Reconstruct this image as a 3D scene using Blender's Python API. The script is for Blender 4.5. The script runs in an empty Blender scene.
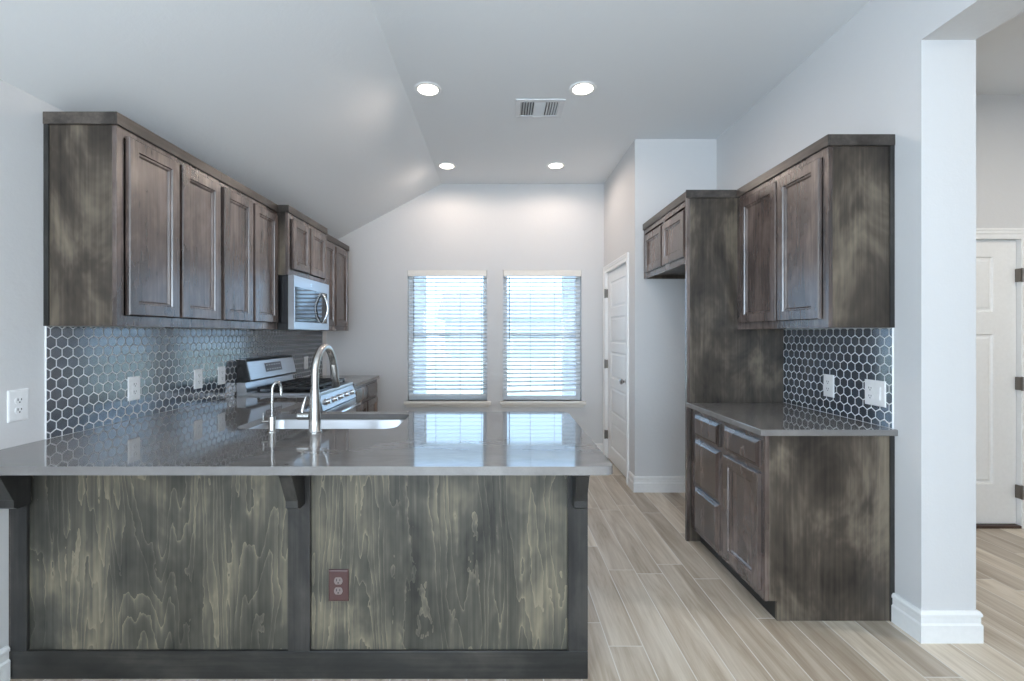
import bpy, bmesh, math, random
from mathutils import Vector, Matrix
from mathutils.geometry import tessellate_polygon

random.seed(4)
sc = bpy.context.scene
COL = sc.collection

# ------------------------------------------------------------------ camera
CAM_H = 1.343
cam_d = bpy.data.cameras.new('camera')
cam_d.sensor_width = 36.0
cam_d.lens = 455.0 / 1024.0 * 36.0
cam_d.shift_x = 12.0 / 1024.0
cam_d.shift_y = -6.5 / 1024.0
cam_d.clip_start = 0.02
cam_d.clip_end = 200
cam = bpy.data.objects.new('camera', cam_d)
COL.objects.link(cam)
cam.location = (0, 0, CAM_H)
cam.rotation_euler = (math.radians(90), 0, 0)
sc.camera = cam

# ------------------------------------------------------------------ view / world / lights
sc.view_settings.view_transform = 'Standard'
sc.view_settings.look = 'None'
sc.view_settings.gamma = 1.0
sc.view_settings.use_curve_mapping = False
sc.view_settings.exposure = 0.2
sc.cycles.use_denoising = True
sc.cycles.max_bounces = 10
sc.cycles.diffuse_bounces = 6
sc.cycles.glossy_bounces = 5
sc.cycles.transparent_max_bounces = 16
sc.cycles.sample_clamp_indirect = 6.0
sc.cycles.caustics_reflective = False
sc.cycles.caustics_refractive = False

world = bpy.data.worlds.new('sky')
sc.world = world
world.use_nodes = True
bg = world.node_tree.nodes['Background']
bg.inputs[0].default_value = (0.50, 0.73, 1.0, 1)
bg.inputs[1].default_value = 3.6


def lamp(name, kind, loc, rot, energy, color, **kw):
    d = bpy.data.lights.new(name, kind)
    d.energy = energy
    d.color = color
    for k, v in kw.items():
        setattr(d, k, v)
    o = bpy.data.objects.new(name, d)
    COL.objects.link(o)
    o.location = loc
    o.rotation_euler = rot
    return o


R90 = math.radians(90)
# daylight entering by the rear and left living-room windows behind the camera (sky and bright ground outside)
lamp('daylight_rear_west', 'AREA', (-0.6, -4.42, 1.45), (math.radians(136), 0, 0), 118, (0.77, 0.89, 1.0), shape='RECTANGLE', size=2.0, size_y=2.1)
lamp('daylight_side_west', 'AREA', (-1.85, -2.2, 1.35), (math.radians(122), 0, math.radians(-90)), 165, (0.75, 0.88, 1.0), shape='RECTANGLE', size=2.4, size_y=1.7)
lamp('fill_side_east', 'AREA', (1.80, -2.2, 1.40), (math.radians(115), 0, math.radians(90)), 105, (0.80, 0.90, 1.0), shape='RECTANGLE', size=2.4, size_y=1.8)  # added fill, no known window here; brightens the left wall and slope
# portals that guide the sky light in by the two kitchen windows
for nm, x in (('portal_window_west', -0.583), ('portal_window_east', 0.466)):
    pl = lamp(nm, 'AREA', (x, 5.20, 1.33), (-R90, 0, 0), 1, (1, 1, 1), shape='RECTANGLE', size=0.88, size_y=1.44)
    pl.data.cycles.is_portal = True
lamp('hall_lamp', 'AREA', (3.4, 1.6, 2.96), (0, 0, 0), 24, (1.0, 0.92, 0.82), shape='DISK', size=0.3)
lamp('sun', 'SUN', (6, 20, 20), (math.radians(40), 0, math.radians(200)), 3.0, (1, 0.95, 0.88), angle=0.01)

# ------------------------------------------------------------------ materials
def newmat(name):
    m = bpy.data.materials.new(name)
    m.use_nodes = True
    nt = m.node_tree
    b = nt.nodes['Principled BSDF']
    return m, nt, b


def nd(nt, typ, **kw):
    n = nt.nodes.new(typ)
    for k, v in kw.items():
        setattr(n, k, v)
    return n


def L(nt, a, ao, b, bi):
    nt.links.new(a.outputs[ao], b.inputs[bi])


def mth(nt, op, a, b=None, c=None):
    n = nt.nodes.new('ShaderNodeMath')
    n.operation = op
    for i, v in enumerate((a, b, c)):
        if v is None:
            continue
        if isinstance(v, (int, float)):
            n.inputs[i].default_value = v
        else:
            nt.links.new(v, n.inputs[i])
    return n.outputs[0]


def mixc(nt, fac, a, b, mode='MIX'):
    n = nt.nodes.new('ShaderNodeMix')
    n.data_type = 'RGBA'
    n.blend_type = mode
    for i, v in ((0, fac), (6, a), (7, b)):
        if isinstance(v, (int, float)):
            n.inputs[i].default_value = v
        elif isinstance(v, tuple):
            n.inputs[i].default_value = (*v, 1) if len(v) == 3 else v
        else:
            nt.links.new(v, n.inputs[i])
    return n.outputs[2]


def ramp(nt, fac, stops):
    n = nt.nodes.new('ShaderNodeValToRGB')
    e = n.color_ramp.elements
    while len(e) < len(stops):
        e.new(0.5)
    for el, (p, c) in zip(e, stops):
        el.position = p
        el.color = (*c, 1) if len(c) == 3 else c
    nt.links.new(fac, n.inputs[0])
    return n.outputs[0]


def pos(nt, scale=(1, 1, 1), off=(0, 0, 0)):
    g = nt.nodes.new('ShaderNodeNewGeometry')
    mp = nt.nodes.new('ShaderNodeMapping')
    mp.inputs['Scale'].default_value = scale
    mp.inputs['Location'].default_value = off
    nt.links.new(g.outputs['Position'], mp.inputs[0])
    return mp.outputs[0]


def noise(nt, vec, scale, detail=3, rough=0.5, dist=0.0):
    n = nt.nodes.new('ShaderNodeTexNoise')
    n.inputs['Scale'].default_value = scale
    n.inputs['Detail'].default_value = detail
    n.inputs['Roughness'].default_value = rough
    n.inputs['Distortion'].default_value = dist
    nt.links.new(vec, n.inputs['Vector'])
    return n.outputs[0]


def bump(nt, b, h, strength, dist=0.01):
    n = nt.nodes.new('ShaderNodeBump')
    n.inputs['Strength'].default_value = strength
    n.inputs['Distance'].default_value = dist
    nt.links.new(h, n.inputs['Height'])
    nt.links.new(n.outputs[0], b.inputs['Normal'])


def plain(name, col, rough=0.5, metal=0.0, spec=0.5):
    m, nt, b = newmat(name)
    v = pos(nt)
    n = noise(nt, v, 40, 2)
    c = ramp(nt, n, [(0.3, tuple(x * 0.98 for x in col)), (0.7, tuple(min(1, x * 1.02) for x in col))])
    nt.links.new(c, b.inputs['Base Color'])
    b.inputs['Roughness'].default_value = rough
    b.inputs['Metallic'].default_value = metal
    b.inputs['Specular IOR Level'].default_value = spec
    return m


def paint(name, col, bs=0.25):
    m, nt, b = newmat(name)
    v = pos(nt)
    n1 = noise(nt, v, 30, 3, 0.55)
    n2 = noise(nt, v, 110, 2, 0.5)
    h = mth(nt, 'ADD', n1, mth(nt, 'MULTIPLY', n2, 0.4))
    b.inputs['Base Color'].default_value = (*col, 1)
    b.inputs['Roughness'].default_value = 0.75
    b.inputs['Specular IOR Level'].default_value = 0.25
    bump(nt, b, h, bs, 0.004)
    return m


def wood(name, dark, mid, light, axis='Z', contour=0.0, mott=0.7, rough=0.33, seed=0.0, blot=2.2, ior=1.42):
    m, nt, b = newmat(name)
    al, cr = 0.55, 5.0
    s = {'X': (al, cr, cr), 'Y': (cr, al, cr), 'Z': (cr, cr, al)}[axis]
    f = {'X': (1.5, 70, 70), 'Y': (70, 1.5, 70), 'Z': (70, 70, 1.5)}[axis]
    v = pos(nt, s, (seed, seed * 1.7, seed * 0.6))
    vf = pos(nt, f, (seed, 0, 0))
    vm = pos(nt, tuple(0.5 + 0.5 * (q > 1) for q in s), (seed, seed, 0))
    n1 = noise(nt, v, 1.6, 5, 0.6, 0.6)
    nf = noise(nt, vf, 1.0, 3, 0.6)
    nm = noise(nt, vm, blot, 4, 0.62, 0.4)
    fac = mth(nt, 'ADD', mth(nt, 'MULTIPLY', n1, 1 - mott), mth(nt, 'MULTIPLY', nm, mott))
    fac = mth(nt, 'ADD', fac, mth(nt, 'MULTIPLY', mth(nt, 'SUBTRACT', nf, 0.5), 0.22))
    if contour:
        # flame figure: contour lines of a stretched, slightly ragged field
        jag = noise(nt, pos(nt, (9, 9, 3.5), (seed, 2, 1)), 1.0, 4, 0.65)
        nc = noise(nt, pos(nt, tuple(q * (1.25 if q > 1 else 1.1) for q in s), (seed + 3, 1, 2)), 0.55, 3, 0.5, 0.45)
        nc = mth(nt, 'ADD', nc, mth(nt, 'MULTIPLY', jag, 0.075))
        saw = mth(nt, 'FRACT', mth(nt, 'MULTIPLY', nc, 30.0))
        ln = mth(nt, 'POWER', saw, 12.0)
        soft = mth(nt, 'MULTIPLY', saw, 0.35)
        amp = mth(nt, 'MULTIPLY', nm, contour * 2.0)
        fac = mth(nt, 'ADD', fac, mth(nt, 'MULTIPLY', mth(nt, 'SUBTRACT', mth(nt, 'ADD', ln, soft), 0.25), amp))
    c = ramp(nt, fac, [(0.34, dark), (0.5, mid), (0.68, light)])
    nt.links.new(c, b.inputs['Base Color'])
    b.inputs['Roughness'].default_value = rough
    b.inputs['IOR'].default_value = ior
    bump(nt, b, mth(nt, 'ADD', nf, mth(nt, 'MULTIPLY', n1, 0.6)), 0.035, 0.003)
    return m


def floor_mat():
    m, nt, b = newmat('wood_look_plank_tile')
    g = nt.nodes.new('ShaderNodeNewGeometry')
    sp = nt.nodes.new('ShaderNodeSeparateXYZ')
    nt.links.new(g.outputs['Position'], sp.inputs[0])
    X, Y = sp.outputs[0], sp.outputs[1]
    W, LEN = 0.149, 0.92
    rx = mth(nt, 'DIVIDE', mth(nt, 'ADD', X, 20 * W - 0.467), W)
    row = mth(nt, 'FLOOR', rx)
    fx = mth(nt, 'SUBTRACT', rx, row)
    wn = nd(nt, 'ShaderNodeTexWhiteNoise', noise_dimensions='1D')
    nt.links.new(row, wn.inputs['W'])
    ry = mth(nt, 'ADD', mth(nt, 'DIVIDE', mth(nt, 'ADD', Y, 10.0), LEN), wn.outputs[0])
    cell = mth(nt, 'FLOOR', ry)
    fy = mth(nt, 'SUBTRACT', ry, cell)
    cb = nd(nt, 'ShaderNodeCombineXYZ')
    nt.links.new(row, cb.inputs[0])
    nt.links.new(cell, cb.inputs[1])
    wn2 = nd(nt, 'ShaderNodeTexWhiteNoise', noise_dimensions='2D')
    nt.links.new(cb.outputs[0], wn2.inputs['Vector'])
    rnd = wn2.outputs[0]
    gx, gy = 0.0022 / W, 0.0022 / LEN
    ex = mth(nt, 'MINIMUM', fx, mth(nt, 'SUBTRACT', 1.0, fx))
    ey = mth(nt, 'MINIMUM', fy, mth(nt, 'SUBTRACT', 1.0, fy))
    grout = mth(nt, 'MAXIMUM', mth(nt, 'LESS_THAN', ex, gx), mth(nt, 'LESS_THAN', ey, gy))
    # grain, shifted for every plank
    off = nd(nt, 'ShaderNodeCombineXYZ')
    nt.links.new(mth(nt, 'MULTIPLY', rnd, 37.0), off.inputs[2])
    nt.links.new(mth(nt, 'MULTIPLY', rnd, 11.0), off.inputs[1])
    va = nd(nt, 'ShaderNodeVectorMath', operation='ADD')
    mp = nd(nt, 'ShaderNodeMapping')
    mp.inputs['Scale'].default_value = (13, 1.3, 1)
    nt.links.new(g.outputs['Position'], mp.inputs[0])
    nt.links.new(mp.outputs[0], va.inputs[0])
    nt.links.new(off.outputs[0], va.inputs[1])
    n1 = noise(nt, va.outputs[0], 1.0, 5, 0.6, 0.9)
    va2 = nd(nt, 'ShaderNodeVectorMath', operation='MULTIPLY')
    va2.inputs[1].default_value = (6, 2, 1)
    nt.links.new(va.outputs[0], va2.inputs[0])
    n2 = noise(nt, va2.outputs[0], 1.0, 3, 0.6)
    fac = mth(nt, 'ADD', mth(nt, 'MULTIPLY', n1, 0.75), mth(nt, 'MULTIPLY', n2, 0.25))
    c = ramp(nt, fac, [(0.28, (0.30, 0.24, 0.18)), (0.45, (0.46, 0.395, 0.32)), (0.62, (0.60, 0.54, 0.465)), (0.8, (0.68, 0.64, 0.58))])
    tone = ramp(nt, rnd, [(0.0, (0.76, 0.72, 0.67)), (0.5, (1.01, 0.99, 0.95)), (1.0, (1.24, 1.23, 1.19))])
    c = mixc(nt, 1.0, c, tone, 'MULTIPLY')
    c = mixc(nt, grout, c, (0.66, 0.63, 0.58))
    nt.links.new(c, b.inputs['Base Color'])
    b.inputs['Roughness'].default_value = 0.36
    h = mth(nt, 'ADD', mth(nt, 'MULTIPLY', grout, -1.0), mth(nt, 'MULTIPLY', fac, 0.15))
    bump(nt, b, h, 0.25, 0.002)
    return m


def quartz_mat():
    m, nt, b = newmat('grey_quartz')
    v = pos(nt, (1, 3.2, 1))
    n = noise(nt, v, 3.0, 6, 0.62, 1.4)
    n2 = noise(nt, pos(nt), 160, 2)
    f = mth(nt, 'ADD', mth(nt, 'MULTIPLY', n, 0.85), mth(nt, 'MULTIPLY', n2, 0.15))
    c = ramp(nt, f, [(0.30, (0.140, 0.131, 0.127)), (0.52, (0.165, 0.156, 0.151)), (0.70, (0.195, 0.185, 0.179))])
    nt.links.new(c, b.inputs['Base Color'])
    b.inputs['Roughness'].default_value = 0.045
    b.inputs['IOR'].default_value = 1.7
    return m


def steel_mat(name, col, rough, axis=(1, 1, 90)):
    m, nt, b = newmat(name)
    n = noise(nt, pos(nt, axis), 6.0, 3)
    c = ramp(nt, n, [(0.3, tuple(x * 0.9 for x in col)), (0.7, col)])
    nt.links.new(c, b.inputs['Base Color'])
    b.inputs['Metallic'].default_value = 1.0
    b.inputs['Roughness'].default_value = rough
    bump(nt, b, n, 0.03, 0.001)
    return m


def tile_mat():
    m, nt, b = newmat('slate_blue_glazed_tile')
    g = nt.nodes.new('ShaderNodeNewGeometry')
    n = noise(nt, pos(nt), 9, 3)
    r = g.outputs['Random Per Island']
    f = mth(nt, 'ADD', mth(nt, 'MULTIPLY', n, 0.5), mth(nt, 'MULTIPLY', r, 0.5))
    c = ramp(nt, f, [(0.2, (0.018, 0.027, 0.040)), (0.8, (0.036, 0.053, 0.079))])
    nt.links.new(c, b.inputs['Base Color'])
    b.inputs['Roughness'].default_value = 0.13
    b.inputs['IOR'].default_value = 2.35
    return m


def brick_mat():
    m, nt, b = newmat('pale_brick')
    t = nd(nt, 'ShaderNodeTexBrick')
    t.inputs['Scale'].default_value = 1.0
    t.inputs['Brick Width'].default_value = 0.2
    t.inputs['Row Height'].default_value = 0.075
    t.inputs['Mortar Size'].default_value = 0.008
    t.inputs['Color1'].default_value = (0.46, 0.43, 0.42, 1)
    t.inputs['Color2'].default_value = (0.36, 0.34, 0.34, 1)
    t.inputs['Mortar'].default_value = (0.5, 0.5, 0.5, 1)
    g = nt.nodes.new('ShaderNodeNewGeometry')
    sp = nt.nodes.new('ShaderNodeSeparateXYZ')
    nt.links.new(g.outputs['Position'], sp.inputs[0])
    cb = nd(nt, 'ShaderNodeCombineXYZ')
    nt.links.new(mth(nt, 'ADD', sp.outputs[0], sp.outputs[1]), cb.inputs[0])
    nt.links.new(sp.outputs[2], cb.inputs[1])
    nt.links.new(cb.outputs[0], t.inputs['Vector'])
    nt.links.new(t.outputs[0], b.inputs['Base Color'])
    b.inputs['Roughness'].default_value = 0.9
    return m


def glass_mat():
    m = bpy.data.materials.new('window_glass')
    m.use_nodes = True
    nt = m.node_tree
    nt.nodes.clear()
    out = nd(nt, 'ShaderNodeOutputMaterial')
    tr = nd(nt, 'ShaderNodeBsdfTransparent')
    tr.inputs[0].default_value = (0.95, 0.98, 1, 1)
    gl = nd(nt, 'ShaderNodeBsdfGlossy')
    gl.inputs['Roughness'].default_value = 0.02
    mx = nd(nt, 'ShaderNodeMixShader')
    fr = nd(nt, 'ShaderNodeFresnel')
    fr.inputs[0].default_value = 1.3
    L(nt, fr, 0, mx, 0)
    L(nt, tr, 0, mx, 1)
    L(nt, gl, 0, mx, 2)
    L(nt, mx, 0, out, 0)
    return m


def emit_mat(name, col, s):
    m, nt, b = newmat(name)
    b.inputs['Base Color'].default_value = (0.9, 0.9, 0.9, 1)
    b.inputs['Emission Color'].default_value = (*col, 1)
    b.inputs['Emission Strength'].default_value = s
    return m


M = {}
M['wall'] = paint('wall_paint', (0.62, 0.617, 0.617))
M['ceil'] = paint('ceiling_paint', (0.75, 0.77, 0.785), 0.2)
M['white'] = plain('white_semigloss', (0.80, 0.80, 0.79), 0.35)
M['floor'] = floor_mat()
M['door_wood'] = wood('door_wood', (0.028, 0.019, 0.016), (0.086, 0.061, 0.052), (0.190, 0.143, 0.125), 'Z', mott=0.60, rough=0.25, blot=4.5, ior=1.9)
M['case_wood'] = wood('case_wood', (0.019, 0.015, 0.012), (0.063, 0.050, 0.039), (0.185, 0.150, 0.111), 'Z', mott=0.95, rough=0.36, seed=4.0, blot=4.2)
M['crown_wood'] = wood('crown_wood', (0.022, 0.018, 0.016), (0.056, 0.047, 0.041), (0.13, 0.108, 0.090), 'Y', mott=0.6, rough=0.33, seed=2.0, blot=5)
M['bar_wood'] = wood('bar_wood', (0.022, 0.021, 0.018), (0.074, 0.069, 0.055), (0.215, 0.183, 0.129), 'Z', contour=0.125, mott=0.66, rough=0.36, seed=7.3, blot=3.4)
M['stile_wood'] = wood('stile_wood', (0.013, 0.013, 0.013), (0.028, 0.027, 0.026), (0.062, 0.057, 0.051), 'Z', mott=0.6, rough=0.33, seed=1.0, blot=6)
M['rail_wood'] = wood('rail_wood', (0.013, 0.013, 0.013), (0.028, 0.027, 0.025), (0.064, 0.058, 0.050), 'X', mott=0.6, rough=0.33, seed=5.0, blot=6)
M['inside'] = plain('cabinet_inside', (0.30, 0.29, 0.28), 0.5)
M['toe'] = plain('toe_kick_black', (0.020, 0.017, 0.015), 0.5)
M['quartz'] = quartz_mat()
M['steel'] = steel_mat('brushed_steel', (0.50, 0.51, 0.53), 0.28)
M['nickel'] = steel_mat('brushed_nickel', (0.56, 0.55, 0.53), 0.24, (90, 90, 1))
M['chrome'] = steel_mat('bright_steel', (0.75, 0.76, 0.78), 0.16)
M['bronze'] = steel_mat('dark_hinge_metal', (0.20, 0.18, 0.16), 0.35)
M['black'] = plain('black_enamel', (0.012, 0.012, 0.013), 0.25)
M['iron'] = plain('cast_iron', (0.018, 0.018, 0.019), 0.5)
M['blackglass'] = plain('black_glass', (0.010, 0.011, 0.013), 0.05, spec=0.8)
M['tile'] = tile_mat()
M['grout'] = plain('white_grout', (0.80, 0.80, 0.80), 0.8)
M['plastic'] = plain('white_plastic', (0.78, 0.78, 0.78), 0.35)
M['slot'] = plain('dark_slot', (0.03, 0.03, 0.03), 0.6)
M['brown'] = plain('brown_plastic', (0.075, 0.036, 0.034), 0.3)
M['brown_light'] = plain('grey_brown_plastic', (0.20, 0.16, 0.15), 0.35)
M['slat'] = plain('white_blind_slat', (0.88, 0.88, 0.88), 0.5)
_nt = M['slat'].node_tree
_tl = _nt.nodes.new('ShaderNodeBsdfTranslucent')
_tl.inputs[0].default_value = (0.85, 0.88, 0.9, 1)
_mx = _nt.nodes.new('ShaderNodeMixShader')
_mx.inputs[0].default_value = 0.35
_nt.links.new(_nt.nodes['Principled BSDF'].outputs[0], _mx.inputs[1])
_nt.links.new(_tl.outputs[0], _mx.inputs[2])
_nt.links.new(_mx.outputs[0], _nt.nodes['Material Output'].inputs[0])
M['cord'] = plain('blind_cord', (0.45, 0.47, 0.5), 0.8)
M['wand'] = plain('blind_wand', (0.16, 0.17, 0.18), 0.3)
M['vinyl'] = plain('white_vinyl', (0.86, 0.87, 0.88), 0.4)
M['sill'] = plain('sill_paint', (0.72, 0.69, 0.64), 0.4)
M['glass'] = glass_mat()
M['light'] = emit_mat('lamp_diffuser', (1.0, 0.90, 0.76), 9.0)
M['duct'] = plain('duct_dark', (0.10, 0.11, 0.12), 0.7)
M['vent'] = plain('vent_white', (0.66, 0.68, 0.70), 0.45)
M['display'] = plain('display_grey', (0.11, 0.11, 0.12), 0.25)
M['mark'] = plain('pale_mark', (0.35, 0.35, 0.35), 0.5)
M['brick'] = brick_mat()
M['concrete'] = plain('pale_concrete', (0.78, 0.78, 0.77), 0.9)
M['siding'] = plain('house_siding', (0.72, 0.74, 0.78), 0.8)
M['roofing'] = plain('roof_shingle', (0.42, 0.44, 0.48), 0.9)
M['lawn'] = plain('pale_lawn', (0.60, 0.64, 0.52), 0.95)
M['leaf'] = plain('leaf_green', (0.12, 0.22, 0.14), 0.8)
M['threshold'] = plain('threshold_wood', (0.06, 0.035, 0.025), 0.5)


# ------------------------------------------------------------------ mesh builder
class MB:
    def __init__(s):
        s.v, s.f = [], []

    def add(s, vs, fs):
        o = len(s.v)
        s.v += [tuple(p) for p in vs]
        s.f += [tuple(i + o for i in f) for f in fs]
        return s

    def box(s, x0, x1, y0, y1, z0, z1, bev=0.0, seg=2):
        if bev <= 0:
            vs = [(x, y, z) for x in (x0, x1) for y in (y0, y1) for z in (z0, z1)]
            return s.add(vs, [(0, 1, 3, 2), (4, 6, 7, 5), (0, 4, 5, 1), (2, 3, 7, 6), (0, 2, 6, 4), (1, 5, 7, 3)])
        bm = bmesh.new()
        bmesh.ops.create_cube(bm, size=1.0)
        for v in bm.verts:
            v.co = ((x0 + x1) / 2 + v.co.x * (x1 - x0), (y0 + y1) / 2 + v.co.y * (y1 - y0), (z0 + z1) / 2 + v.co.z * (z1 - z0))
        bmesh.ops.bevel(bm, geom=bm.edges[:] + bm.verts[:], offset=bev, segments=seg, affect='EDGES', profile=0.5)
        return s.bm(bm)

    def bm(s, bm):
        bm.verts.index_update()
        s.add([v.co[:] for v in bm.verts], [[v.index for v in f.verts] for f in bm.faces])
        bm.free()
        return s

    def prism(s, pts, axis, a0, a1):
        """extrude a 2D polygon; axis is the extrusion axis, pts are the two other coords in xyz order"""
        def P(p, a):
            return {'X': (a, p[0], p[1]), 'Y': (p[0], a, p[1]), 'Z': (p[0], p[1], a)}[axis]
        n = len(pts)
        vs = [P(p, a0) for p in pts] + [P(p, a1) for p in pts]
        fs = [(i, (i + 1) % n, n + (i + 1) % n, n + i) for i in range(n)]
        tris = tessellate_polygon([[Vector((p[0], p[1], 0)) for p in pts]])
        for t in tris:
            fs.append(tuple(t))
            fs.append(tuple(n + i for i in reversed(t)))
        return s.add(vs, fs)

    def plate(s, loops, z0, z1):
        """horizontal slab from an outer loop and hole loops"""
        allp = [p for lp in loops for p in lp]
        n = len(allp)
        vs = [(p[0], p[1], z0) for p in allp] + [(p[0], p[1], z1) for p in allp]
        fs = []
        for t in tessellate_polygon([[Vector((p[0], p[1], 0)) for p in lp] for lp in loops]):
            fs.append(tuple(t))
            fs.append(tuple(n + i for i in t))
        o = 0
        for lp in loops:
            k = len(lp)
            for i in range(k):
                a, b2 = o + i, o + (i + 1) % k
                fs.append((a, b2, n + b2, n + a))
            o += k
        return s.add(vs, fs)

    def loft(s, rings, cap0=True, cap1=True, closed=True):
        n = len(rings[0])
        vs = [p for r in rings for p in r]
        fs = []
        for k in range(len(rings) - 1):
            for i in range(n if closed else n - 1):
                j = (i + 1) % n
                fs.append((k * n + i, k * n + j, (k + 1) * n + j, (k + 1) * n + i))
        if cap0:
            fs.append(tuple(range(n)))
        if cap1:
            fs.append(tuple((len(rings) - 1) * n + i for i in range(n)))
        return s.add(vs, fs)

    def tube(s, path, rad, n=14):
        P = [Vector(p) for p in path]
        if not hasattr(rad, '__len__'):
            rad = [rad] * len(P)
        rings = []
        up = None
        for i, p in enumerate(P):
            t = (P[min(i + 1, len(P) - 1)] - P[max(i - 1, 0)]).normalized()
            if up is None:
                up = t.orthogonal().normalized()
            else:
                up = (up - t * up.dot(t))
                up = up.normalized() if up.length > 1e-6 else t.orthogonal().normalized()
            w = t.cross(up)
            rings.append([tuple(p + (up * math.cos(2 * math.pi * k / n) + w * math.sin(2 * math.pi * k / n)) * rad[i]) for k in range(n)])
        return s.loft(rings)

    def lathe(s, c, prof, axis='Z', n=32, cap0=True, cap1=True):
        rings = []
        for r, h in prof:
            ring = []
            for k in range(n):
                a = 2 * math.pi * k / n
                u, w = r * math.cos(a), r * math.sin(a)
                d = {'Z': (u, w, h), 'X': (h, u, w), 'Y': (w, h, u)}[axis]
                ring.append((c[0] + d[0], c[1] + d[1], c[2] + d[2]))
            rings.append(ring)
        return s.loft(rings, cap0, cap1)

    def panel(s, o, u, v, n, W, H, prof, back=True):
        """concentric rectangular loops: prof = [(inset, depth)], origin o, axes u, v, outward n"""
        o, u, v, n = Vector(o), Vector(u), Vector(v), Vector(n)
        rings = []
        for ins, d in prof:
            rings.append([tuple(o + u * a + v * b + n * d) for a, b in ((ins, ins), (W - ins, ins), (W - ins, H - ins), (ins, H - ins))])
        return s.loft(rings, back, True)

    def build(s, name, mat, parent=None, smooth=None):
        """link as ONE mesh object; under a parent, the mesh sits relative to it"""
        me = bpy.data.meshes.new(name)
        if parent is None:
            xs, ys, zs = zip(*s.v)
            org = Vector(((min(xs) + max(xs)) / 2, (min(ys) + max(ys)) / 2, min(zs)))
        else:
            org = WORLD[parent.name]
        me.from_pydata([tuple(Vector(p) - org) for p in s.v], [], s.f)
        bm = bmesh.new()
        bm.from_mesh(me)
        bmesh.ops.recalc_face_normals(bm, faces=bm.faces[:])
        bm.to_mesh(me)
        bm.free()
        me.materials.append(mat)
        o = bpy.data.objects.new(name, me)
        COL.objects.link(o)
        if parent is None:
            o.location = org
            WORLD[o.name] = org
        else:
            o.parent = parent
            WORLD[o.name] = org
        if smooth:
            me.shade_smooth()
            md = None
            bm = bmesh.new()
            bm.from_mesh(me)
            for e in bm.edges:
                if len(e.link_faces) == 2 and e.calc_face_angle(0) > math.radians(smooth):
                    e.smooth = False
            bm.to_mesh(me)
            bm.free()
        return o


WORLD = {}


def thing(name, label, cat, loc, group=None):
    o = bpy.data.objects.new(name, None)
    COL.objects.link(o)
    o.empty_display_size = 0.1
    o.location = loc
    WORLD[o.name] = Vector(loc)
    return tag(o, label, cat, group)


def tag(o, label, cat, group=None):
    o['label'] = label
    o['category'] = cat
    if group:
        o['group'] = group
    return o


def structure(o, label=None, cat=None):
    o['kind'] = 'structure'
    if label:
        o['label'] = label
        o['category'] = cat
    return o


def empty_structure(name, loc, label, cat):
    o = bpy.data.objects.new(name, None)
    COL.objects.link(o)
    o.location = loc
    WORLD[o.name] = Vector(loc)
    return structure(o, label, cat)


def B(*a, **k):
    return MB().box(*a, **k)


# ------------------------------------------------------------------ main dimensions
XL, XR, XC, XP = -1.915, 1.843, 2.082, 1.147      # left wall, right wall, its far side, pantry side wall
YB, YP, YCOL, YR = 5.02, 3.87, 1.99, -4.5         # back wall, pantry front, end of right wall, rear wall
ZC, ZS = 3.0, 2.32                                # flat ceiling, foot of the slope
XRIDGE = -0.645
CT, CB = 0.90, 0.87                               # counter top and underside
XH, YH = 4.7, 3.15                                # hall right wall and far wall
UB, UT = 1.377, 2.275                             # upper cabinets


def holed(axis, a0, a1, u0, u1, z0, z1, holes):
    """a wall slab with rectangular holes (u0,u1,z0,z1); axis = thickness axis"""
    us = sorted({u0, u1, *[h[0] for h in holes], *[h[1] for h in holes]})
    zs = sorted({z0, z1, *[h[2] for h in holes], *[h[3] for h in holes]})
    mb = MB()
    for i in range(len(us) - 1):
        for j in range(len(zs) - 1):
            uc, zc = (us[i] + us[i + 1]) / 2, (zs[j] + zs[j + 1]) / 2
            if any(h[0] < uc < h[1] and h[2] < zc < h[3] for h in holes):
                continue
            if axis == 'Y':
                mb.box(us[i], us[i + 1], a0, a1, zs[j], zs[j + 1])
            else:
                mb.box(a0, a1, us[i], us[i + 1], zs[j], zs[j + 1])
    # weld and drop the inner faces between cells
    bm = bmesh.new()
    vs = [bm.verts.new(p) for p in mb.v]
    for f in mb.f:
        bm.faces.new([vs[i] for i in f])
    bmesh.ops.remove_doubles(bm, verts=bm.verts[:], dist=1e-5)
    seen = {}
    for f in bm.faces:
        seen.setdefault(tuple(round(c, 4) for c in f.calc_center_median()), []).append(f)
    dead = [f for fs in seen.values() if len(fs) > 1 for f in fs]
    bmesh.ops.delete(bm, geom=dead, context='FACES')
    return MB().bm(bm)


# ------------------------------------------------------------------ shell
structure(B(XL - 0.15, XH + 0.1, YR - 0.1, YB + 0.15, -0.06, 0.0).build('floor', M['floor']),
          'pale wood-look plank tile floor', 'floor')
ceil = MB().prism([(XL, ZS), (XRIDGE, ZC), (XH, ZC), (XH, ZC + 0.15), (XRIDGE - 0.05, ZC + 0.15), (XL, ZS + 0.15)], 'Y', YR, YB)
structure(ceil.build('ceiling', M['ceil']), 'white ceiling, flat with a slope down to the left wall', 'ceiling')

structure(holed('X', XL - 0.15, XL, YR, YB, 0, ZS + 0.15, [(-3.4, -1.0, 0.5, 2.2)]).build('wall_left', M['wall']), 'pale grey wall behind the long cabinet run', 'wall')
W1 = (-1.022, -0.143, 0.605, 2.046)
W2 = (0.033, 0.900, 0.605, 2.046)
structure(holed('Y', YB, YB + 0.15, XL - 0.15, XC, 0, ZC + 0.15, [W1, W2]).build('wall_back', M['wall']),
          'pale grey back wall with two windows', 'wall')
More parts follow.
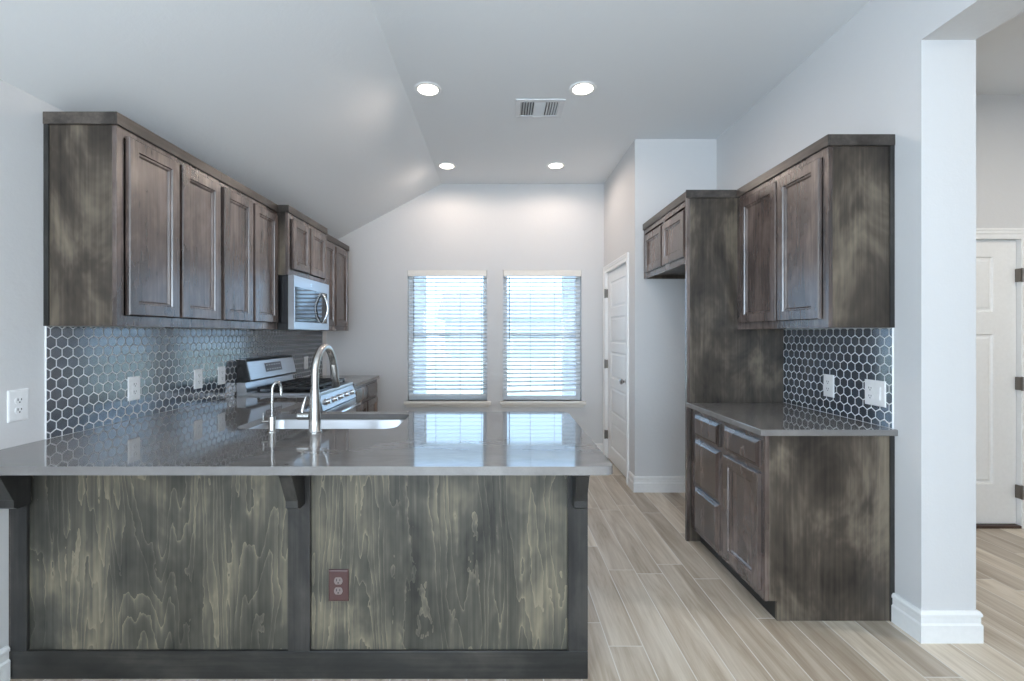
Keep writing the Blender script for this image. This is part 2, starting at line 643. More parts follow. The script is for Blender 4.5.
# right wall, ending as a column, with the header over the wide opening
structure(MB().box(XR, XC, YCOL, YP + 0.1, 0, ZC).box(XR, XC, 0.7, YCOL, 2.63, ZC).box(XR, XC, YR, -3.4, 0, ZC).box(XR, XC, -1.0, 0.7, 0, ZC).box(XR, XC, -3.4, -1.0, 0, 0.5).box(XR, XC, -3.4, -1.0, 2.3, ZC)  # unseen gap towards the rear is added for the east fill lamp
          .build('wall_right', M['wall']), 'pale wall ending as a column beside the wide opening', 'wall')
structure(MB().box(XP, XR, YP, YP + 0.1, 0, ZC).build('wall_pantry', M['wall']), 'short pale wall in front of the pantry', 'wall')
DP0, DP1, DPT = 4.11, 4.92, 2.0
structure(holed('X', XP, XP + 0.1, YP + 0.1, YB, 0, ZC, [(DP0 - 0.005, DP1 + 0.005, -0.01, DPT + 0.005)]).build('wall_pantry_side', M['wall']),
          'narrow pale wall holding the white pantry door', 'wall')
DH0, DH1, DHT = 2.79, 3.60, 2.0
structure(holed('Y', YH, YH + 0.12, XC, XH, 0, ZC, [(DH0 - 0.005, DH1 + 0.005, -0.01, DHT + 0.005)]).build('wall_hall', M['wall']),
          'beige hall wall beyond the opening', 'wall')
structure(holed('X', XH, XH + 0.1, YR, YH + 0.12, 0, ZC, []).build('wall_hall_side', M['wall']), 'far right wall of the hall', 'wall')
structure(holed('Y', YR - 0.1, YR, XL - 0.15, XH + 0.1, 0, ZC + 0.15, [(-1.6, 0.4, 0.4, 2.5)])
          .build('wall_rear', M['wall']), 'rear wall behind the viewer', 'wall')

# ------------------------------------------------------------------ baseboards
BP = [(0, 0), (0.016, 0), (0.016, 0.076), (0.011, 0.084), (0.011, 0.110), (0.015, 0.114), (0.015, 0.124), (0.009, 0.135), (0, 0.135)]


def base_run(name, path, label):
    """path = list of ((x,y), outward normal per vertex already mitred)"""
    mb = MB()
    rings = []
    for (x, y), (nx, ny) in path:
        rings.append([(x + nx * d, y + ny * d, z) for d, z in BP])
    mb.loft(rings)
    structure(mb.build(name, M['white']), label, 'baseboard')


base_run('baseboard_left', [((XL, YR + 0.01), (1, 0)), ((XL, 1.765), (1, 0))], 'white baseboard along the left wall before the peninsula')
base_run('baseboard_back', [((XL, YB), (0, -1)), ((XP - 0.001, YB), (0, -1))], 'white baseboard below the windows')
base_run('baseboard_pantry', [((XP, 4.018), (-1, 0)), ((XP, YP), (-1, -1)), ((XR - 0.001, YP), (0, -1))], 'white baseboard round the pantry corner')
base_run('baseboard_right', [((XR, 2.128), (-1, 0)), ((XR, YCOL), (-1, -1)), ((XC, YCOL), (1, -1)), ((XC, YH - 0.02), (1, 0))], 'white baseboard round the foot of the column')
base_run('baseboard_hall', [((DH1 + 0.075, YH), (0, -1)), ((XH, YH), (0, -1))], 'white baseboard on the hall wall')
base_run('baseboard_hall_west', [((XC + 0.02, YH), (0, -1)), ((DH0 - 0.075, YH), (0, -1))], 'white baseboard on the hall wall behind the column')

# ------------------------------------------------------------------ windows and blinds
def window(name, blind_label, sill_label, W, bottom_z, tilt):
    x0, x1, z0, z1 = W
    ya, yb = YB + 0.085, YB + 0.145
    w = empty_structure(name, ((x0 + x1) / 2, YB + 0.1, z0), sill_label, 'window')
    t = 0.022
    fr = MB()
    fr.box(x0, x0 + t, ya, yb, z0, z1).box(x1 - t, x1, ya, yb, z0, z1)
    fr.box(x0 + t, x1 - t, ya, yb, z0, z0 + t).box(x0 + t, x1 - t, ya, yb, z1 - t, z1)
    fr.build('window_frame', M['vinyl'], w)
    zm = 1.335
    for nm, a, b2, yy in (('upper_sash', zm - 0.02, z1 - t, ya + 0.034), ('lower_sash', z0 + t, zm + 0.025, ya + 0.006)):
        s2 = 0.026
        sm = MB()
        X0, X1 = x0 + t, x1 - t
        sm.box(X0, X0 + s2, yy, yy + 0.024, a, b2).box(X1 - s2, X1, yy, yy + 0.024, a, b2)
        sm.box(X0 + s2, X1 - s2, yy, yy + 0.024, a, a + s2).box(X0 + s2, X1 - s2, yy, yy + 0.024, b2 - s2, b2)
        so = sm.build(nm, M['vinyl'], w)
        B(X0 + s2, X1 - s2, yy + 0.010, yy + 0.014, a + s2, b2 - s2).build('pane', M['glass'], so)
    # stool (inner sill) with a bull nose and the apron under it
    sl = MB()
    sl.box(x0 - 0.035, x1 + 0.045, YB - 0.045, YB, 0.563, 0.605, bev=0.010)
    sl.box(x0, x1, YB - 0.001, ya, 0.585, 0.605)
    sl.build('window_sill', M['sill'], w)
    B(x0 - 0.015, x1 + 0.02, YB - 0.017, YB, 0.535, 0.563, bev=0.004).build('apron', M['sill'], w)
    # blind inside the reveal
    b = thing('window_blind', blind_label, 'blind', ((x0 + x1) / 2, YB + 0.045, bottom_z), 'white slatted blinds on the back wall')
    B(x0 + 0.004, x1 - 0.004, YB - 0.008, YB + 0.008, z1 - 0.066, z1 - 0.001, bev=0.004).build('valance', M['sill'], b)
    B(x0 + 0.012, x1 - 0.012, YB + 0.016, YB + 0.066, z1 - 0.048, z1 - 0.002).build('head_rail', M['slat'], b)
    sm = MB()
    pitch = 0.0440
    z = z1 - 0.085
    zs = []
    while z > bottom_z + 0.035:
        zs.append(z)
        z -= pitch
    for z in zs:
        fade = max(0.0, 1 - (z - bottom_z) / 0.25)
        dz = tilt * fade
        a, c = x0 + 0.006, x1 - 0.006
        pr = [(YB + 0.018, -0.0100), (YB + 0.041, -0.0005), (YB + 0.065, 0.0065), (YB + 0.065, 0.0092), (YB + 0.041, 0.0023), (YB + 0.018, -0.0072)]
        sm.loft([[(a, y, z + q - dz) for y, q in pr], [(c, y, z + q + dz) for y, q in pr]])
    sm.build('slats', M['slat'], b)
    r = MB()
    a, c = x0 + 0.010, x1 - 0.010
    ring = lambda x, d: [(x, YB + 0.015, bottom_z + d), (x, YB + 0.068, bottom_z + d), (x, YB + 0.068, bottom_z + 0.022 + d), (x, YB + 0.015, bottom_z + 0.022 + d)]
    r.loft([ring(a, -tilt), ring(c, tilt)])
    r.build('bottom_rail', M['slat'], b)
    wd = x1 - x0
    for fx in (0.08, 0.35, 0.66, 0.93):
        cm = MB()
        xx = x0 + wd * fx
        for yy in (YB + 0.013, YB + 0.070):
            cm.tube([(xx, yy, bottom_z + 0.01), (xx, yy, z1 - 0.05)], 0.0013, 6)
        cm.build('ladder_cord', M['cord'], b)
    xx = x0 + 0.070
    MB().tube([(xx, YB + 0.004, z1 - 0.07), (xx, YB + 0.004, 1.26)], 0.0045, 8).build('tilt_wand', M['wand'], b)
    return w


window('window_1', 'white slatted blind in the left-hand window, reaching almost to the sill', 'left window of the back wall with painted sill', W1, 0.655, 0.0)
window('window_2', 'white slatted blind in the window beside the pantry door, bottom rail raised and tilted', 'right window of the back wall with painted sill', W2, 0.700, 0.011)


# ------------------------------------------------------------------ panelled room doors
def grid_door(mb, o, u, v, n, W, H, us, vs, thick=0.035):
    """a slab whose face is a grid of stiles/rails and raised panels. us, vs = lists of (start, end) of the panels"""
    o, u, v, n = Vector(o), Vector(u), Vector(v), Vector(n)
    P = lambda a, b2, d: tuple(o + u * a + v * b2 + n * d)
    ub = [0] + [x for p in us for x in p] + [W]
    vb = [0] + [x for p in vs for x in p] + [H]
    for i in range(len(ub) - 1):
        for j in range(len(vb) - 1):
            a0, a1, b0, b1 = ub[i], ub[i + 1], vb[j], vb[j + 1]
            if i % 2 == 1 and j % 2 == 1:
                prof = [(0, 0), (0.008, -0.009), (0.020, -0.009), (0.034, -0.003)]
                rings = [[P(a0 + q, b0 + q, d), P(a1 - q, b0 + q, d), P(a1 - q, b1 - q, d), P(a0 + q, b1 - q, d)] for q, d in prof]
                mb.loft(rings, False, True)
            else:
                mb.add([P(a0, b0, 0), P(a1, b0, 0), P(a1, b1, 0), P(a0, b1, 0)], [(0, 1, 2, 3)])
    q = [(0, 0), (W, 0), (W, H), (0, H)]
    mb.loft([[P(a, b2, 0) for a, b2 in q], [P(a, b2, -thick) for a, b2 in q]], False, True)
    return mb


def casing(mb, plane, p, s, a0, a1, z1, w=0.072):
    """mitred door casing (two legs and a head) on plane 'X' or 'Y' at p, outward sign s"""
    prof = [(0, 0.0), (0, 0.009), (0.06, 0.011), (0.42, 0.012), (0.50, 0.016), (0.75, 0.017), (0.80, 0.020), (0.97, 0.020), (1.0, 0.018), (1.0, 0.0)]
    rings = []
    for a, sg, z, up in ((a0, -1, 0.0, 0), (a0, -1, z1, 1), (a1, 1, z1, 1), (a1, 1, 0.0, 0)):
        ring = []
        for i, d in prof:
            q, zz = a + sg * w * i, z + (w * i if up else 0)
            ring.append((p + s * d, q, zz) if plane == 'X' else (q, p + s * d, zz))
        rings.append(ring)
    return mb.loft(rings)


d1 = empty_structure('door_1', (XP, (DP0 + DP1) / 2, 0), 'white five-panel pantry door in the side wall', 'door')
gp = 0.012
rows = []
ph = (DPT - gp - 0.10 * 2 - 0.09 * 4 - 0.05) / 5
zz = 0.14
for k in range(5):
    rows.append((zz, zz + ph))
    zz += ph + 0.09
grid_door(MB(), (XP + 0.020, DP1 - 0.003, gp), (0, -1, 0), (0, 0, 1), (-1, 0, 0), DP1 - DP0 - 0.006, DPT - gp - 0.003,
          [(0.115, DP1 - DP0 - 0.121)], rows).build('door_slab', M['white'], d1)
casing(MB(), 'X', XP, -1, DP0, DP1, DPT, 0.07).build('casing', M['white'], d1)
MB().box(XP, XP + 0.1, DP1, DP1 + 0.0045, 0, DPT).box(XP, XP + 0.1, DP0 - 0.0045, DP0, 0, DPT).box(XP, XP + 0.1, DP0, DP1, DPT, DPT + 0.0045).build('jamb', M['white'], d1)
MB().lathe((XP + 0.020, 4.185, 0.905), [(0.001, 0), (0.030, 0), (0.030, -0.006), (0.012, -0.010), (0.010, -0.030), (0.018, -0.036), (0.026, -0.046), (0.026, -0.056), (0.018, -0.064), (0.001, -0.066)], 'X').build('knob', M['nickel'], d1, smooth=40)
for z in (0.26, 1.02, 1.78):
    MB().box(XP - 0.012, XP + 0.018, DP1 - 0.012, DP1 + 0.004, z - 0.045, z + 0.045).lathe((XP - 0.012, DP1 - 0.002, z - 0.048), [(0.007, 0), (0.007, 0.096)], 'Z', 10).build('hinge', M['bronze'], d1)

d2 = empty_structure('door_2', ((DH0 + DH1) / 2, YH, 0), 'off-white panelled door in the hall', 'door')
grid_door(MB(), (DH0 + 0.003, YH + 0.022, 0.022), (1, 0, 0), (0, 0, 1), (0, -1, 0), DH1 - DH0 - 0.006, DHT - 0.026,
          [(0.16, 0.36), (0.445, 0.645)], [(0.275, 1.32), (1.475, 1.86)]).build('door_slab', M['white'], d2)
casing(MB(), 'Y', YH, -1, DH0, DH1, DHT, 0.072).build('casing', M['white'], d2)
MB().box(DH1, DH1 + 0.0045, YH, YH + 0.12, 0, DHT).box(DH0 - 0.0045, DH0, YH, YH + 0.12, 0, DHT).box(DH0, DH1, YH, YH + 0.12, DHT, DHT + 0.0045).build('jamb', M['white'], d2)
B(DH0, DH1, YH - 0.01, YH + 0.10, 0, 0.018).build('threshold', M['threshold'], d2)
for z in (0.25, 1.0, 1.75):
    MB().box(DH1 - 0.012, DH1 + 0.004, YH - 0.014, YH + 0.02, z - 0.045, z + 0.045).lathe((DH1, YH - 0.014, z - 0.048), [(0.007, 0), (0.007, 0.096)], 'Z', 10).build('hinge', M['bronze'], d2)
MB().lathe((DH0 + 0.07, YH + 0.022, 0.95), [(0.001, 0), (0.03, 0), (0.03, -0.006), (0.011, -0.01), (0.011, -0.03), (0.026, -0.045), (0.026, -0.055), (0.001, -0.066)], 'Y').build('knob', M['nickel'], d2, smooth=40)

# ------------------------------------------------------------------ cabinet helpers
DOOR = [(0, 0), (0, 0.015), (0.004, 0.019), (0.050, 0.019), (0.053, 0.012), (0.060, 0.0115), (0.067, 0.004)]
SLAB = [(0, 0), (0, 0.009), (0.004, 0.0115), (0.010, 0.013), (0.018, 0.019)]


def front(kind, face_x, s, y0, y1, z0, z1, parent, mat=None):
    """a door or drawer front lying on the plane x = face_x, facing s (+1/-1 along X)"""
    mb = MB()
    if s > 0:
        o, u = (face_x, y0, z0), (0, 1, 0)
    else:
        o, u = (face_x, y1, z0), (0, -1, 0)
    mb.panel(o, u, (0, 0, 1), (s, 0, 0), y1 - y0, z1 - z0, DOOR if kind == 'door' else SLAB)
    return mb.build(kind, mat or M['door_wood'], parent)


def crown_strip(mb, x0, x1, y0, y1, ends):
    mb.box(x0, x1, y0, y1, UT - 0.052, UT, bev=0.0025)
    return mb


def upper(label, group, wall_x, face_x, s, y0, y1, z0, doors, zd0, zd1, near_end=True, crown_near=True, crown_from=None):
    """wall cabinet: body with face frame, doors, crown"""
    c = thing('upper_cabinet', label, 'cabinet', ((wall_x + face_x) / 2, (y0 + y1) / 2, z0), group)
    xa, xb = sorted((wall_x, face_x))
    fx0, fx1 = sorted((face_x, face_x - s * 0.019))
    ztop = UT - 0.004
    bx0, bx1 = sorted((wall_x, face_x - s * 0.019))
    body = MB()
    t = 0.016
    e = 0.0005
    body.box(bx0, bx1, y0 + e, y0 + t, z0, ztop).box(bx0, bx1, y1 - t, y1 - e, z0, ztop)
    body.box(bx0, bx1, y0 + t, y1 - t, z0 + 0.028, z0 + 0.044).box(bx0, bx1, y0 + t, y1 - t, ztop - t, ztop)
    bk0, bk1 = sorted((wall_x, wall_x + s * 0.008))
    body.box(bk0, bk1, y0 + t, y1 - t, z0 + 0.044, ztop - t)
    body.build('body', M['case_wood'], c)
    fm = MB()
    fm.box(fx0, fx1, y0 + e, y0 + 0.036, z0, ztop).box(fx0, fx1, y1 - 0.036, y1 - e, z0, ztop)
    fm.box(fx0, fx1, y0 + 0.036, y1 - 0.036, z0, z0 + 0.044).box(fx0, fx1, y0 + 0.036, y1 - 0.036, ztop - 0.085, ztop)
    ym = (doors[0][1] + doors[1][0]) / 2
    fm.box(fx0, fx1, ym - 0.02, ym + 0.02, z0 + 0.044, ztop - 0.085)
    fm.build('face_frame', M['door_wood'], c)
    for a, b2 in doors:
        front('door', face_x, s, a, b2, zd0, zd1, c)
    if near_end:
        q0, q1 = sorted((wall_x, wall_x + s * 0.020))
        B(q0, q1, y0 - 0.006, y0 + e, z0, UT - 0.052).build('scribe_strip', M['stile_wood'], c)
    cm = MB()
    co = 0.010
    k0, k1 = sorted((face_x, face_x + s * co))
    ya = y0 - (co if crown_near else 0)
    cm.box(k0, k1, ya, y1 - e, UT - 0.052, UT, bev=0.002)
    if crown_near:
        cm.box(crown_from if crown_from is not None else xa, xb, y0 - co, y0, UT - 0.052, UT, bev=0.002)
    cm.build('crown_molding', M['crown_wood'], c)
    return c


G1 = 'dark wall cabinets along the left wall'
XF = -1.613
upper('dark two-door wall cabinet at the near end of the left run, mottled side panel showing', G1, XL, XF, 1, 1.914, 2.617, UB,
      [(1.960, 2.268), (2.288, 2.600)], 1.424, 2.195)
upper('dark two-door wall cabinet just before the microwave', G1, XL, XF, 1, 2.617, 3.290, UB,
      [(2.634, 2.943), (2.966, 3.272)], 1.424, 2.195, False, False)
upper('short dark two-door cabinet directly above the microwave', G1, XL, -1.534, 1, 3.290, 4.024, 1.772,
      [(3.345, 3.632), (3.652, 3.965)], 1.822, 2.190, False, True, XF + 0.0105)
upper('dark two-door wall cabinet at the far end, beyond the microwave', G1, XL, XF, 1, 4.024, 4.845, UB,
      [(4.060, 4.405), (4.435, 4.790)], 1.424, 2.195, False, False)

G2 = 'dark wall cabinets on the right wall'
upper('dark two-door wall cabinet above the short right-hand counter', G2, XR, 1.538, -1, 2.130, 2.948, 1.373,
      [(2.172, 2.500), (2.512, 2.885)], 1.414, 2.185)
fc = upper('shallow-height dark two-door cabinet over the empty fridge space', G2, XR, 1.222, -1, 2.972, YP - 0.002, 1.811,
           [(2.990, 3.385), (3.405, 3.805)], 1.852, 2.160, False, False)

# tall fridge side panel with crown
fp = thing('fridge_side_panel', 'tall dark mottled panel between the fridge space and the right counter', 'panel', (1.53, 2.96, 0))
MB().prism([(1.212, 0.0), (XR, 0.0), (XR, UT - 0.004), (1.212, UT - 0.004)], 'Y', 2.950, 2.970).build('panel', M['case_wood'], fp)
B(1.210, 1.229, 2.948, 2.9715, 0.0, UT - 0.004).build('edge_strip', M['door_wood'], fp)
B(1.202, 1.528, 2.938, 2.9475, UT - 0.052, UT, bev=0.002).build('crown_molding', M['crown_wood'], fp)

# ------------------------------------------------------------------ right base cabinet + counter
rb = thing('base_cabinet', 'dark base cabinet with three far drawers, a near drawer and door, right wall', 'cabinet', (1.54, 2.54, 0))
RF = 1.240
ya, yb = 2.130, 2.9465
MB().prism([(RF + 0.02, 0.093), (RF + 0.057, 0.093), (RF + 0.057, 0.0), (XR, 0.0), (XR, CB), (RF + 0.02, CB)], 'Y', ya, ya + 0.016).build('side_panel', M['case_wood'], rb)
B(XR - 0.020, XR, ya - 0.006, ya, 0, CB).build('scribe_strip', M['stile_wood'], rb)
MB().box(RF + 0.02, XR, ya + 0.016, yb, 0.093, 0.11).box(RF + 0.02, XR, yb - 0.016, yb, 0.11, CB).box(XR - 0.01, XR, ya + 0.016, yb - 0.016, 0.11, CB).build('body', M['case_wood'], rb)
B(RF + 0.057, RF + 0.072, ya + 0.016, yb, 0, 0.093).build('toe_kick', M['toe'], rb)
fm = MB()
X0, X1 = RF, RF + 0.02
fm.box(X0, X1, ya, 2.172, 0.093, CB).box(X0, X1, 2.855, yb, 0.093, CB).box(X0, X1, 2.485, 2.572, 0.093, CB)
fm.box(X0, X1, 2.172, 2.485, 0.093, 0.140).box(X0, X1, 2.572, 2.855, 0.093, 0.140)
fm.box(X0, X1, 2.172, 2.485, 0.83, CB).box(X0, X1, 2.572, 2.855, 0.83, CB)
fm.box(X0, X1, 2.172, 2.485, 0.672, 0.720).box(X0, X1, 2.572, 2.855, 0.672, 0.720).box(X0, X1, 2.572, 2.855, 0.375, 0.408)
fm.build('face_frame', M['door_wood'], rb)
front('drawer', RF, -1, 2.560, 2.870, 0.706, 0.836, rb)
front('drawer', RF, -1, 2.560, 2.870, 0.400, 0.681, rb)
front('drawer', RF, -1, 2.560, 2.870, 0.120, 0.381, rb)
front('drawer', RF, -1, 2.160, 2.494, 0.710, 0.838, rb)
front('door', RF, -1, 2.160, 2.494, 0.128, 0.680, rb)

ct = MB()
ct.box(1.207, XR, 2.104, 2.9475, CB, CT, bev=0.004)
ct.box(XR - 0.001, XR + 0.010, 2.075, 2.104, CB, CT)
tag(MB().box(1.207, XR, 2.104, 2.9475, CB, CT, bev=0.004).build('countertop', M['quartz']),
    'short polished grey countertop on the right base cabinet', 'countertop')


# ------------------------------------------------------------------ hex backsplash
def clip_poly(pts, a0, a1, b0, b1):
    def clip(ps, f, inter):
        out = []
        for i in range(len(ps)):
            p, q = ps[i], ps[(i + 1) % len(ps)]
            if f(p):
                out.append(p)
            if f(p) != f(q):
                out.append(inter(p, q))
        return out
    def cut(k, val):
        def inter(p, q):
            t = (val - p[k]) / (q[k] - p[k])
            return (p[0] + (q[0] - p[0]) * t, p[1] + (q[1] - p[1]) * t)
        return inter
    for k, val, sg in ((0, a0, 1), (0, a1, -1), (1, b0, 1), (1, b1, -1)):
        if len(pts) < 3:
            return []
        pts = clip(pts, (lambda p: (p[k] - val) * sg >= 0), cut(k, val))
    return pts


def hexes(x, s, y0, y1, z0, z1, yoff=0.0):
    mb = MB()
    pitch = 0.0514
    S = pitch / math.sqrt(3)
    r = S - 0.0030
    row = 0
    z = z0 + 0.006
    while z - S < z1:
        y = y0 - 0.06 + (pitch / 2 if row % 2 else 0) + yoff
        while y - S < y1:
            def ring(rad, d, ins):
                pts = [(y + rad * math.cos(math.radians(90 + 60 * k)), z + rad * math.sin(math.radians(90 + 60 * k))) for k in range(6)]
                return [(x + s * d, p[0], p[1]) for p in clip_poly(pts, y0 + ins, y1 - ins, z0 + ins, z1 - ins)]
            a, b2, c = ring(r, 0.006, 0.0015), ring(r, 0.0074, 0.0015), ring(r - 0.0010, 0.0080, 0.0025)
            if len(a) >= 3 and len(a) == len(b2) == len(c):
                mb.loft([a, b2, c])
            z_, row_ = z, row
            y += pitch
        z += 1.5 * S
        row += 1
    return mb


bl = thing('tile_backsplash', 'long slate-blue hexagon tile backsplash along the left wall', 'backsplash', (XL, 3.4, CT))
B(XL, XL + 0.0066, 1.914, 4.89, CT, UB).build('grout', M['grout'], bl)
hexes(XL, 1, 1.914, 4.89, CT, UB).build('hex_tiles', M['tile'], bl)
br = thing('tile_backsplash', 'small slate-blue hexagon tile backsplash above the right counter', 'backsplash', (XR, 2.5, CT))
B(XR - 0.0066, XR, 2.130, 2.9475, CT, 1.372).build('grout', M['grout'], br)
hexes(XR, -1, 2.130, 2.9475, CT, 1.372).build('hex_tiles', M['tile'], br)

# ------------------------------------------------------------------ peninsula
pn = thing('peninsula_cabinet', 'dark green-grey stained bar cabinet with two wood panels and corbels, facing the viewer', 'cabinet', (-0.78, 2.15, 0))
PX0, PX1, PF, PBK = XL + 0.002, 0.342, 1.770, 2.555
MB().box(PX0, PX1 - 0.02, PF + 0.024, PF + 0.036, 0, CB).box(PX1 - 0.02, PX1, PF + 0.024, PBK, 0, CB).box(PX0, PX0 + 0.02, PF + 0.036, PBK, 0, CB) \
    .box(PX0 + 0.02, PX1 - 0.02, PF + 0.036, PBK, 0.10, 0.116).box(PX0 + 0.02, PX1 - 0.02, PBK - 0.02, PBK, 0.116, CB).build('body', M['case_wood'], pn)
PS = [(PX0 + 0.008, -1.842), (-0.826, -0.739), (0.264, PX1)]
for a, b2 in ((PS[0][1] - 0.02, PS[1][0] + 0.02), (PS[1][1] - 0.02, PS[2][0] + 0.02)):
    B(a, b2, PF + 0.013, PF + 0.0235, 0.10, CB).build('panel', M['bar_wood'], pn)
for a, b2 in PS:
    B(a, b2, PF, PF + 0.0128, 0.1085, CB, bev=0.0018).build('stile', M['stile_wood'], pn)
B(PX0 + 0.008, PX1, PF, PF + 0.0128, 0.0, 0.108, bev=0.0018).build('bottom_rail', M['rail_wood'], pn)
B(PX0, PX0 + 0.0075, PF + 0.002, PF + 0.0235, 0, CB).build('scribe_strip', M['crown_wood'], pn)


def corbel(xc, w):
    c = MB()
    # shaped bracket: small nose at the foot, slanted front, flat top
    pts = [(PF - 0.001, 0.682), (PF - 0.050, 0.682), (PF - 0.062, 0.690), (PF - 0.062, 0.716), (PF - 0.066, 0.722), (PF - 0.112, 0.822),
           (PF - 0.150, 0.850), (PF - 0.160, CB), (PF - 0.001, CB)]
    c.prism(pts, 'X', xc - w / 2, xc + w / 2)
    co = c.build('corbel', M['stile_wood'], pn)
    return co


corbel(-1.862, 0.075)
corbel(-0.782, 0.046)
corbel(0.303, 0.046)


def rrect(x0, x1, y0, y1, r, n=8, corners=(1, 1, 1, 1)):
    pts = []
    for (cx, cy, a0, on, px, py) in ((x1 - r, y1 - r, 0, corners[0], x1, y1), (x0 + r, y1 - r, 90, corners[1], x0, y1),
                                     (x0 + r, y0 + r, 180, corners[2], x0, y0), (x1 - r, y0 + r, 270, corners[3], x1, y0)):
        if on:
            for k in range(n + 1):
                a = math.radians(a0 + 90 * k / n)
                pts.append((cx + r * math.cos(a), cy + r * math.sin(a)))
        else:
            pts.append((px, py))
    return pts


CF, CK, CX1, CLX = 1.521, 2.600, 0.384, -1.290
r1, r2 = 0.05, 0.032
outer = []
for k in range(9):
    a = math.radians(90 * k / 8)
    outer.append((CX1 - r1 + r1 * math.cos(a), CK - r1 + r1 * math.sin(a)))
outer += [(CLX, CK), (CLX, 3.272), (XL + 0.001, 3.272), (XL + 0.001, CF)]
for k in range(9):
    a = math.radians(270 + 90 * k / 8)
    outer.append((CX1 - r2 + r2 * math.cos(a), CF + r2 + r2 * math.sin(a)))
SX0, SX1, SY0, SY1, SR = -1.255, -0.492, 2.125, 2.520, 0.065
sink_loop = rrect(SX0, SX1, SY0, SY1, SR)
ctop = MB().plate([outer, list(reversed(sink_loop))], CB, CT)
cto = ctop.build('countertop', M['quartz'])
bv = cto.modifiers.new('edge_ease', 'BEVEL')
bv.width = 0.003
bv.segments = 2
bv.limit_method = 'ANGLE'
bv.angle_limit = math.radians(60)
tag(cto, 'wide polished grey countertop of the peninsula, turning along the left wall', 'countertop')

# ------------------------------------------------------------------ sink and taps
sk = MB()
def sl(d, z):
    return [(x, y, z) for x, y in rrect(SX0 - d, SX1 + d, SY0 - d, SY1 + d, max(0.02, SR + d))]
sk.loft([sl(0.020, CB - 0.0005), sl(0.004, CB - 0.0005), sl(0.0, CB - 0.008), sl(-0.006, 0.70), sl(-0.022, 0.672), sl(-0.05, 0.666), sl(-0.16, 0.662), sl(-0.16, 0.659),
         sl(-0.05, 0.662), sl(-0.018, 0.668), sl(-0.002, 0.70), sl(0.004, CB - 0.012), sl(0.020, CB - 0.004), sl(0.020, CB - 0.0005)], False, False)
sko = thing('kitchen_sink', 'stainless undermount sink set into the peninsula countertop', 'sink', ((SX0 + SX1) / 2, (SY0 + SY1) / 2, 0.655))
sk.add([(x, y, 0.6605) for x, y in rrect(SX0 + 0.15, SX1 - 0.15, SY0 + 0.15, SY1 - 0.15, 0.03)], [tuple(range(36))])
sk.build('basin', M['steel'], sko, smooth=40)
MB().lathe(((SX0 + SX1) / 2, (SY0 + SY1) / 2, 0.6615), [(0.001, 0.0), (0.045, 0.0), (0.048, 0.004), (0.03, 0.003), (0.001, -0.0005)]).build('drain', M['chrome'], sko, smooth=40)

fx, fy = -0.836, 2.055
fa = thing('kitchen_faucet', 'tall brushed nickel gooseneck faucet behind the sink rim', 'faucet', (fx, fy, CT))
fa['label'] = 'tall brushed nickel gooseneck pull-down faucet at the sink'
MB().lathe((fx, fy, CT), [(0.030, 0.0), (0.030, 0.004), (0.0265, 0.008), (0.0255, 0.060), (0.0225, 0.120), (0.0185, 0.195)]).build('faucet_body', M['nickel'], fa, smooth=40)
path = [(fx, fy, CT + 0.1955), (fx, fy, CT + 0.262)]
RA = 0.108
for k in range(1, 17):
    a = math.radians(180 - 165 * k / 16)
    path.append((fx + 0.006 * k / 16, fy + RA + RA * math.cos(a), CT + 0.262 + 1.10 * RA * math.sin(a)))
MB().tube(path, 0.0165, 18).build('gooseneck', M['nickel'], fa, smooth=40)
p0, p1 = Vector(path[-1]), Vector(path[-2])
dr = (p0 - p1).normalized()
dr = Vector((dr.x, dr.y * 0.7, dr.z)).normalized()
MB().tube([p0 + dr * 0.001, p0 + dr * 0.01, p0 + dr * 0.05, p0 + dr * 0.115, p0 + dr * 0.120], [0.0168, 0.018, 0.019, 0.021, 0.017], 18).build('spray_head', M['nickel'], fa, smooth=40)
MB().tube([(fx - 0.024, fy, CT + 0.072), (fx - 0.075, fy, CT + 0.072), (fx - 0.0775, fy, CT + 0.072)], [0.0165, 0.0165, 0.013], 16).build('handle_hub', M['nickel'], fa, smooth=40)
MB().tube([(fx - 0.058, fy, CT + 0.0885), (fx - 0.056, fy + 0.004, CT + 0.115), (fx - 0.046, fy + 0.012, CT + 0.155), (fx - 0.043, fy + 0.014, CT + 0.160)], [0.0075, 0.007, 0.0055, 0.003], 12).build('lever', M['nickel'], fa, smooth=40)

gx, gy = -1.037, 2.070
ft = thing('filter_tap', 'small slim nickel drinking-water tap left of the tall faucet', 'tap', (gx, gy, CT))
MB().lathe((gx, gy, CT), [(0.027, 0.0), (0.027, 0.003), (0.016, 0.006), (0.0145, 0.010), (0.0145, 0.062), (0.013, 0.068), (0.006, 0.070)]).build('tap_body', M['nickel'], ft, smooth=40)
path = [(gx, gy, CT + 0.0705), (gx + 0.001, gy, CT + 0.190)]
RB = 0.026
for k in range(1, 15):
    a = math.radians(180 - 190 * k / 14)
    path.append((gx + 0.002 + 0.45 * (RB + RB * math.cos(a)), gy + 0.6 * (RB + RB * math.cos(a)), CT + 0.190 + RB * math.sin(a) * 1.2))
path.append((path[-1][0] + 0.001, path[-1][1], path[-1][2] - 0.025))
MB().tube(path, 0.0062, 12).build('spout', M['nickel'], ft, smooth=40)
MB().tube([(gx - 0.0135, gy, CT + 0.045), (gx - 0.045, gy, CT + 0.045), (gx - 0.047, gy, CT + 0.045)], [0.0065, 0.006, 0.004], 10).build('valve', M['nickel'], ft, smooth=40)
MB().tube([(gx - 0.040, gy, CT + 0.0515), (gx - 0.040, gy, CT + 0.086)], [0.003, 0.0022], 8).build('lever', M['nickel'], ft, smooth=40)

